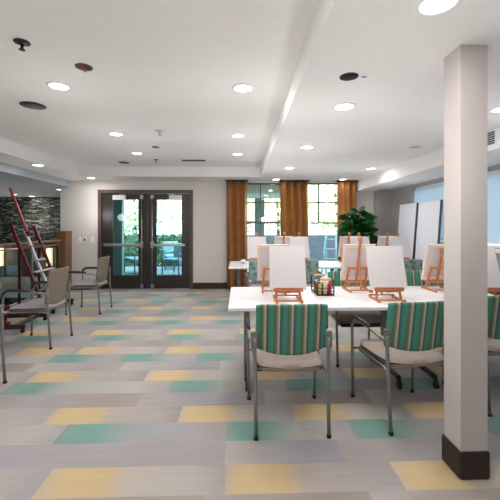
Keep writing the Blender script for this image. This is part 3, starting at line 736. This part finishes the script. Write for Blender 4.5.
# ------------------------------------------------------------------ studio easels (left)
def studio_easel(label, loc, rz, tilt, full=True):
    """front towards +X; base frame on four casters; frame leans back towards -X"""
    t = thing('studio_easel', label, 'easel', loc, rz)
    hw = .29
    for s in (-1, 1):
        b = MB(); b.bar((-.46, s*hw, .085), (.16, s*hw, .085), .045, .06, .006); b.build('base_rail', M_darkred, t)
        for x in (-.42, .13):
            b = MB(); b.box((x, s*hw, .05), (.03, .03, .03)); w_ = MB()
            b2 = b.build('caster', M_black, t)
            w_.bm.free()
            w = MB(); w.lathe([(.020, -.012), (.028, -.008), (.028, .008), (.020, .012)], seg=16)
            bmesh.ops.rotate(w.bm, matrix=Matrix.Rotation(PI/2, 3, 'X'), verts=w.bm.verts); bmesh.ops.translate(w.bm, vec=(x, s*hw, .029), verts=w.bm.verts)
            w.build('wheel', M_black, b2)
    b = MB(); b.bar((-.40, -hw, .09), (-.40, hw, .09), .05, .05, .006); b.build('base_cross_bar', M_darkred, t)
    b = MB(); b.bar((.04, -hw, .09), (.04, hw, .09), .06, .05, .006); b.build('base_cross_bar', M_darkred, t)
    tx, tz = math.sin(tilt), math.cos(tilt)
    L = lambda y, s_, o=0: (-.02 - s_*tx + o*tz, y, .12 + s_*tz + o*tx)
    top = 1.36 if full else .74
    for s in (-1, 1):
        b = MB(); b.bar(L(s*hw, 0), L(s*hw, top), .03, .055, .005, up=(1, 0, 0)); b.build('upright', M_red, t)
        b = MB(); b.bar((-.41, s*hw*.9, .10), L(s*hw*.9, .98 if full else .6, -.03), .026, .04, .004, up=(1, 0, 0)); b.build('rear_brace', M_darkred, t)
    if full:
        b = MB(); b.bar(L(0, .02), L(0, 1.26), .05, .035, .004, up=(1, 0, 0)); b.build('mast', mat('pale_metal_rail', (196, 190, 206), .35, .2), t)
        b = MB(); b.bar(L(0, 1.16, .03), L(0, 2.02, .03), .034, .036, .004, up=(1, 0, 0)); b.build('mast_extension', wood('red_mast_wood', (118, 40, 42), (146, 58, 58), .35, (4, 4, 20)), t)
        b = MB(); b.box(L(0, 1.22, .06), (.07, .12, .05), bev=.01); b.build('canvas_clamp', M_red, t)
    b = MB(); b.bar(L(-hw, top-.38, .0), L(hw, top-.38, .0), .03, .05, .004); b.build('cross_bar', M_red, t)
    b = MB(); b.bar(L(-hw, .22), L(hw, .22), .03, .05, .004); b.build('cross_bar', M_red, t)
    b = MB(); b.bar(L(-.26, .55, .06), L(.26, .55, .06), .07, .022, .004); b.build('canvas_tray', mat('pale_tray', (204, 200, 208), .4), t)
    b = MB(); b.bar(L(-.12, .74, .05), L(.14, .74, .05), .05, .018, .004); b.build('tool_tray', mat('pale_tray', (204, 200, 208), .4), t)
    b = MB(); b.bar(L(-.05, .15, .04), L(-.05, .5, .04), .05, .02, .004, up=(1, 0, 0)); b.build('ratchet_post', mat('pale_tray', (204, 200, 208), .4), t)
    return t
x, y = fl(55.3, 313.4); x2, y2 = fl(72, 305.5)
studio_easel('mahogany studio easel with tall leaning mast by the railing', ((x+x2)/2-.15, (y+y2)/2, 0), 0, math.radians(21.5))
x, y = fl(20, 333.6)
studio_easel('lower mahogany studio easel on casters behind the middle beige armchair', (x-.13, y+.30, 0), math.radians(4), math.radians(77), full=False)

# ------------------------------------------------------------------ ceiling fixtures
def down(px, py, zc, rad, label, power, emitl=True):
    x, y = fl(px, py, zc) if py > HY else None
    return x, y
def ceil_xy(px, py, zc):
    d = (zc-CAMH)*F/(HY-py); u = (px-CX)/F
    return u*d*ca+d*sa, d*ca-u*d*sa
rad = .085
b = MB()
proto_l = thing('recessed_downlight', 'x', 'ceiling light')
b.lathe([(rad*.86, -.001), (rad*.9, -.008), (rad*1.12, -.006), (rad*1.15, 0)], seg=28); b.bm.faces.ensure_lookup_table()
bmesh.ops.delete(b.bm, geom=[f for f in b.bm.faces if len(f.verts) > 4], context='FACES_ONLY'); b.build('trim_ring', M_whitep, proto_l)
b = MB(); b.lathe([(rad*.9, -.001), (rad*.88, -.004), (rad*.5, -.0045)], seg=28); b.build('lens', M_lens, proto_l)
LI = [  # px, py, ceiling height, power, label
 (59, 86, ZH, 1, 'round downlight at the upper left, nearest in the left row'),
 (116, 134, ZH, 1, 'round downlight second in the left row of the raised ceiling'),
 (137, 153, ZH, 1, 'round downlight furthest back in the left row'),
 (243, 88, ZH, 1, 'round downlight nearest in the centre row of the raised ceiling'),
 (238, 135.5, ZH, 1, 'round downlight second in the centre row'),
 (237.5, 154, ZH, 1, 'round downlight furthest back in the centre row'),
 (38, 165, ZL, .5, 'small downlight in the left ceiling border strip'),
 (91, 177.8, ZL, .9, 'downlight just above the wall left of the double door'),
 (438, 3, ZL, 1, 'large bright downlight at the top right above the column'),
 (344, 106.5, ZL, 1, 'round downlight below the black ceiling hole'),
 (307, 147, ZL, 1, 'round downlight third in the lower ceiling row'),
 (289.5, 168, ZL, 1, 'round downlight fourth in the lower ceiling row, before the middle curtain'),
 (276, 179.3, ZL, .15, 'tiny downlight just above the first window'),
 (371, 168.5, ZL, 1, 'round downlight beside the right soffit, above the plant'),
 (343, 179.3, ZL, .35, 'tiny downlight just above the second window'),
 (502, 109, ZL, 1, 'downlight cut off at the right edge of the picture'),
 (60, 189.5, 2.23, .6, 'small downlight in the low lobby ceiling beside the wall corner'),
 (14, 194.3, 2.23, .6, 'small downlight in the lobby ceiling beside the easel mast tip'),
 (32, 196.0, 2.23, .6, 'faint downlight against the dark slate wall top'),
]
POW = 3.6
firstl = True
FILL = 1.35
def lamp(x, y, z, p):
    L = bpy.data.lights.new('downlight_lamp', 'AREA'); L.shape = 'DISK'; L.size = .15; L.energy = p; L.color = (1, .985, .965)
    lo = bpy.data.objects.new('downlight_lamp', L); COL.objects.link(lo); lo.location = (x, y, z-.02)
    L = bpy.data.lights.new('ceiling_fill', 'POINT'); L.energy = p*FILL; L.color = (1, .985, .97); L.shadow_soft_size = .10  # added fill lamp hung under each downlight to brighten the ceiling
    lo = bpy.data.objects.new('ceiling_fill', L); COL.objects.link(lo); lo.location = (x, y, z-.75)
for px, py, zc, pw, lab in LI:
    x, y = ceil_xy(px, py, zc)
    if px == 32: y = 9.9; x = at(32, 200, 9.9)[0]
    if firstl: o = proto_l; o.location = (x, y, zc); firstl = False
    else: o = dup(proto_l, (x, y, zc))
    o['label'] = lab; o['group'] = 'recessed ceiling downlights'
    lamp(x, y, zc, POW*pw*(.5 if y > 5.2 and zc == ZH else 1))
for x, y, z in ((-1.6, 1.1, ZH), (-.2, 1.1, ZH), (-1.6, -.9, ZH), (-1.6, -2.9, ZH)):  # extra out-of-view lamps, no fixtures modelled
    lamp(x, y, z, POW)

def disc(name, px, py, zc, r, label, cat, m1, m2, drop=0, ring=.72):
    x, y = ceil_xy(px, py, zc)
    t = thing(name, label, cat, (x, y, zc))
    b = MB(); b.lathe([(r, 0), (r, -.004), (r*ring, -.005)], seg=28); b.build('rim', m1, t)
    b = MB(); b.lathe([(r*ring, -.0055), (r*ring*.9, -.009), (r*.2, -.010)], seg=24); b.build('grille', m2, t)
    return t
M_ringd = mat('dark_ring', (66, 66, 66), .5); M_redb = mat('red_brown_box', (122, 66, 52), .7, var=.4, scale=60)
M_lgrey = mat('light_grey_plastic', (196, 196, 196), .6)
t = disc('ceiling_speaker', 33, 105.5, ZH, .115, 'round black ring speaker in the ceiling, upper left', 'speaker', M_black, mat('speaker_grey', (92, 92, 92), .6), ring=.5)
t = disc('junction_box', 84, 67, ZH, .062, 'open ceiling junction box showing red and black wires', 'junction box', M_ringd, M_redb)
b = MB(); b.tube([(-.02, 0, -.008), (0, .02, -.03), (.03, 0, -.012)], .004, seg=6); b.build('wire', mat('red_wire', (170, 40, 36), .5), t)
b = MB(); b.tube([(.03, -.01, -.008), (.05, 0, -.025), (.02, -.02, -.01)], .005, seg=6); b.build('wire', M_black, t)
t = disc('junction_box', 155.5, 147, ZH, .055, 'small reddish ceiling box in front of the double door', 'junction box', M_ringd, M_redb)
def pend(px, py, zc, r, label, m):
    x, y = ceil_xy(px, py, zc)
    t = thing('ceiling_sprinkler', label, 'sprinkler', (x, y, zc))
    b = MB(); b.lathe([(r, 0), (r, -.006), (r*.6, -.012), (r*.2, -.014)], seg=20); b.build('escutcheon', m, t)
    b = MB(); b.lathe([(r*.18, -.012), (r*.18, -.045), (r*.4, -.048), (r*.4, -.052)], seg=14); b.build('head', m, t)
pend(22, 42, ZH, .048, 'dark round ceiling sprinkler nearest the upper left corner', M_black)
pend(156, 159.5, ZH, .035, 'small dark sprinkler on the ceiling in front of the door', M_black)
pend(329, 178, ZL, .03, 'tiny sprinkler on the ceiling by the second window', M_lgrey)
disc('ceiling_speaker', 124, 162.5, ZH, .10, 'dark flat ceiling disc beyond the left row of downlights', 'speaker', M_ringd, M_ringd)
t = disc('smoke_detector', 159, 130.5, ZH, .065, 'white bracketed detector hanging from ceiling above the door area', 'detector', M_whitep, M_lgrey)
b = MB(); b.bar((0, 0, -.01), (.015, .01, -.07), .03, .02); b.build('bracket', M_lgrey, t)
disc('smoke_detector', 415, 146.7, ZL, .095, 'flat pale disc detector left of the column', 'detector', M_whitep, M_lgrey)
x, y = ceil_xy(349, 76.5, ZL)
t = thing('ceiling_opening', 'round black empty light hole in the lower ceiling', 'opening', (x, y, ZL))
b = MB(); b.lathe([(.062, 0), (.062, -.003), (.056, -.004), (.056, -.0045)], seg=28); b.build('rim', M_ringd, t)
b = MB(); b.lathe([(.056, -.0046), (.02, -.005)], seg=24); b.build('hole_disc', M_dark, t)  # flat disc under the ceiling, darkness of the hole put into its colour
x, y = ceil_xy(364, 76.8, ZL)
b = MB(); b.box((0, 0, -.001), (.035, .016, .002), rot=Matrix.Rotation(.3, 3, 'Z')); o = b.build('tape_piece', mat('blue_tape', (52, 110, 190), .6)); o.location = (x, y, ZL)
tag(o, 'small piece of blue tape beside the black ceiling hole', 'tape')
# vent in the raised ceiling
x0, y0 = ceil_xy(181, 160, ZH); x1, _ = ceil_xy(206, 160, ZH)
t = thing('ceiling_vent', 'slim linear grey air vent in the raised ceiling', 'vent', ((x0+x1)/2, y0, ZH))
w = x1-x0
b = MB(); b.lohi(-w/2, w/2, -.07, .07, -.008, 0, .003); b.build('frame', M_lgrey, t)
for k in range(3):
    b = MB(); b.box((0, -.04+.04*k, -.011), (w-.04, .012, .006)); b.build('slat', M_ringd, t)
# vent on the soffit face
t = thing('wall_vent', 'dark louvre vent with white frame on the soffit right of column', 'vent', (2.57, 3.40, 2.275))
b = MB(); b.lohi(-.010, 0, -.18, .16, -.085, .085, .002); b.build('frame', M_whitep, t)
for k in range(6):
    b = MB(); b.box((-.012, 0.045, -.055+.022*k), (.008, .20, .012)); b.build('slat', M_ringd, t)

# ------------------------------------------------------------------ outdoors
M_pave = mat('patio_paving', (112, 126, 130), .7, var=.1, scale=2)
b = MB(); b.lohi(-14, 16, YB+.16, 30, -.2, -.01); struct(b.build('patio_floor', M_pave))
b = MB(); b.lohi(-14, 16, -30, -4.2, -.2, -.02); struct(b.build('ground_front', M_pave))
b = MB(); b.lohi(3.45, 16, -4.2, YB+.16, -.2, -.02); struct(b.build('ground_right', M_pave))
M_porch = mat('porch_paint', (226, 222, 200), .8)
b = MB(); b.lohi(-3.6, 1.3, YB+.16, 9.3, 2.13, 2.35); struct(b.build('porch_roof', M_porch))
M_pc = mat('porch_column_paint', (112, 136, 128), .6)
for px, Y in ((118, 9.2), (259.5, 9.2), (203, 9.2)):
    b = MB(); x = at(px, 230, Y)[0]; b.lohi(x-.13, x+.13, Y-.08, Y+.1, -.02, 2.13); struct(b.build('porch_column', M_pc))
b = MB(); b.lohi(-8, 9, 12.4, 12.7, -.02, 1.05); struct(b.build('patio_wall', mat('slate_blue_wall', (58, 63, 70), .8)))
def tree(x, y, h, r, seed, label):
    rr = random.Random(seed); t = thing('tree', label, 'tree', (x, y, -.02), group=None)
    b = MB(); b.tube([(0, 0, 0), (.05, 0, h*.3), (-.05, .05, h*.6)], .1, rs=[.14, .1, .06]); b.build('trunk', mat('bark', (96, 84, 66), .9), t)
    b = MB()
    for k in range(2200):
        u = rr.uniform(0, 2*PI); w = rr.uniform(-1, 1); q = rr.uniform(.4, 1)**.5; s = math.sqrt(1-w*w)
        c = Vector((s*math.cos(u)*r*q, s*math.sin(u)*r*q, h*.62+w*h*.40*q)); n = Vector((rr.uniform(-1, 1), rr.uniform(-1, 1), rr.uniform(-1, 1))).normalized()
        a_ = n.orthogonal().normalized()*rr.uniform(.09, .17); c2 = n.cross(a_)
        b.bm.faces.new([b.bm.verts.new(c+v_) for v_ in (a_, c2*.6, -a_, -c2*.6)])
    b.build('foliage', mat('overexposed_leaf', (240, 238, 200), .7, var=.10, scale=1.5), t)  # glare of overexposed daylight is put into the pale leaf colour
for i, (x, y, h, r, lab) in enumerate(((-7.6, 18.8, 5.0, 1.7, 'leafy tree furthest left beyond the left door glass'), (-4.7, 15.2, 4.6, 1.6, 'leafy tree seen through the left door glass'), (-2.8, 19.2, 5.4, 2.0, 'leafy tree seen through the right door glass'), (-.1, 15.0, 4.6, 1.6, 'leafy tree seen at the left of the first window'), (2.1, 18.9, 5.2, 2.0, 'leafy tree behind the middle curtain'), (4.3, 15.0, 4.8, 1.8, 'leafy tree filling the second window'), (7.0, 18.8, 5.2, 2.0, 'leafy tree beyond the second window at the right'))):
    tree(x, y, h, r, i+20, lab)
b = MB(); rr = random.Random(9)
def hedge(x0, x1, y, h, label, seed):
    rr = random.Random(seed); b = MB(); b.lohi(x0, x1, y-.15, y+.15, -.02, h-.1)
    for k in range(2500):
        c = Vector((rr.uniform(x0, x1), y+rr.uniform(-.25, .25), rr.uniform(0, h))); n = Vector((rr.uniform(-1, 1), rr.uniform(-1, 1), rr.uniform(-1, 1))).normalized()
        a_ = n.orthogonal().normalized()*rr.uniform(.04, .08); c2 = n.cross(a_)
        b.bm.faces.new([b.bm.verts.new(c+v_) for v_ in (a_, c2*.6, -a_, -c2*.6)])
    tag(b.build('hedge', mat('hedge_green', (74, 104, 72), .8, var=.3, scale=5)), label, 'hedge')
hedge(-4.6, -1.6, 12.0, 1.1, 'clipped green hedge seen low through the right door glass', 1)
M_outm = mat('pale_teal_cushion', (112, 142, 148), .7); M_outf = mat('outdoor_frame', (80, 96, 100), .5)
def patio_chair(name, x, y, rz, w, label, cat='patio chair'):
    t = thing(name, label, cat, (x, y, -.01), rz)
    b = MB(); b.box((0, 0, .40), (w, .55, .12), bev=.03); b.build('seat', M_outm, t)
    b = MB(); b.box((0, -.27, .65), (w, .10, .45), bev=.03, rot=Matrix.Rotation(.2, 3, 'X') if 0 else None); b.build('backrest', M_outm, t)
    for s in (-1, 1):
        b = MB(); b.bar((s*(w/2+.02), -.3, .60), (s*(w/2+.02), .28, .60), .05, .03); b.build('arm', M_outf, t)
        for yy in (-.27, .25):
            b = MB(); b.tube([(s*(w/2+.02), yy, 0), (s*(w/2+.02), yy, .6)], .018, seg=8); b.build('leg', M_outf, t)
patio_chair('patio_chair', at(176, 250, 9.9)[0], 9.9, PI-.5, .55, 'pale teal patio chair seen through the right door glass')
patio_chair('patio_chair', -2.2, 11.1, PI+.4, .5, 'smaller patio chair left in the right door glass')
patio_chair('patio_sofa', -3.0, 10.1, PI/2+.6, .95, 'pale blue patio sofa seen through the left door glass', 'sofa')
patio_chair('patio_chair', at(270, 240, 9.8)[0], 9.8, .2, .6, 'pale blue patio chair outside the first window')
x, _ = at(331, 240, 9.2)
t = thing('step_ladder', 'pale blue folding ladder standing outside the second window', 'ladder', (x, 9.2, -.01), -.5)
M_lad = mat('pale_blue_metal', (120, 146, 156), .4)
for e, y0 in ((-1, -.25), (1, .25)):
    for sx in (-1, 1):
        b = MB(); b.bar((sx*.20, y0, 0), (sx*.13, 0, 1.25), .04, .025, up=(0, 1, 0)); b.build('rail', M_lad, t)
for k in range(4):
    z = .25+.26*k; f = z/1.25
    b = MB(); b.bar((-.19+.07*f, -.25*(1-f), z), (.19-.07*f, -.25*(1-f), z), .07, .02); b.build('rung', M_lad, t)

# ------------------------------------------------------------------ world, camera, colour
L = bpy.data.lights.new('sun', 'SUN'); L.energy = 5; L.angle = .01; L.color = (1, .97, .9)
lo = bpy.data.objects.new('sun', L); COL.objects.link(lo); lo.rotation_euler = (math.radians(38), 0, math.radians(12))
w = bpy.data.worlds.new('World'); S.world = w; w.use_nodes = True; nt = w.node_tree
bg = nt.nodes['Background']; bg.inputs['Strength'].default_value = 7.0
tc = nt.nodes.new('ShaderNodeTexCoord'); sp = nt.nodes.new('ShaderNodeSeparateXYZ'); r = nt.nodes.new('ShaderNodeValToRGB')
r.color_ramp.elements[0].position = .45; r.color_ramp.elements[0].color = (.85, .9, .88, 1); r.color_ramp.elements[1].position = .9; r.color_ramp.elements[1].color = (.62, .78, 1, 1)
mr = nt.nodes.new('ShaderNodeMapRange'); mr.inputs['From Min'].default_value = -1
nt.links.new(tc.outputs['Generated'], sp.inputs[0]); nt.links.new(sp.outputs['Z'], mr.inputs['Value']); nt.links.new(mr.outputs[0], r.inputs['Fac']); nt.links.new(r.outputs[0], bg.inputs['Color'])
cam = bpy.data.cameras.new('camera'); co = bpy.data.objects.new('camera', cam); COL.objects.link(co)
co.location = (0, 0, CAMH); co.rotation_euler = (PI/2, 0, -YAW)
cam.sensor_width = 36; cam.lens = F/500*36; cam.shift_y = -24/500; cam.clip_start = .05; cam.clip_end = 200
S.camera = co
S.view_settings.view_transform = 'Standard'; S.view_settings.look = 'None'; S.view_settings.gamma = 1; S.view_settings.exposure = 0.33
S.view_settings.use_curve_mapping = False
S.cycles.use_denoising = True
S.cycles.max_bounces = 10; S.cycles.diffuse_bounces = 6; S.cycles.transparent_max_bounces = 12
S.cycles.sample_clamp_indirect = 6; S.cycles.caustics_reflective = False; S.cycles.caustics_refractive = False
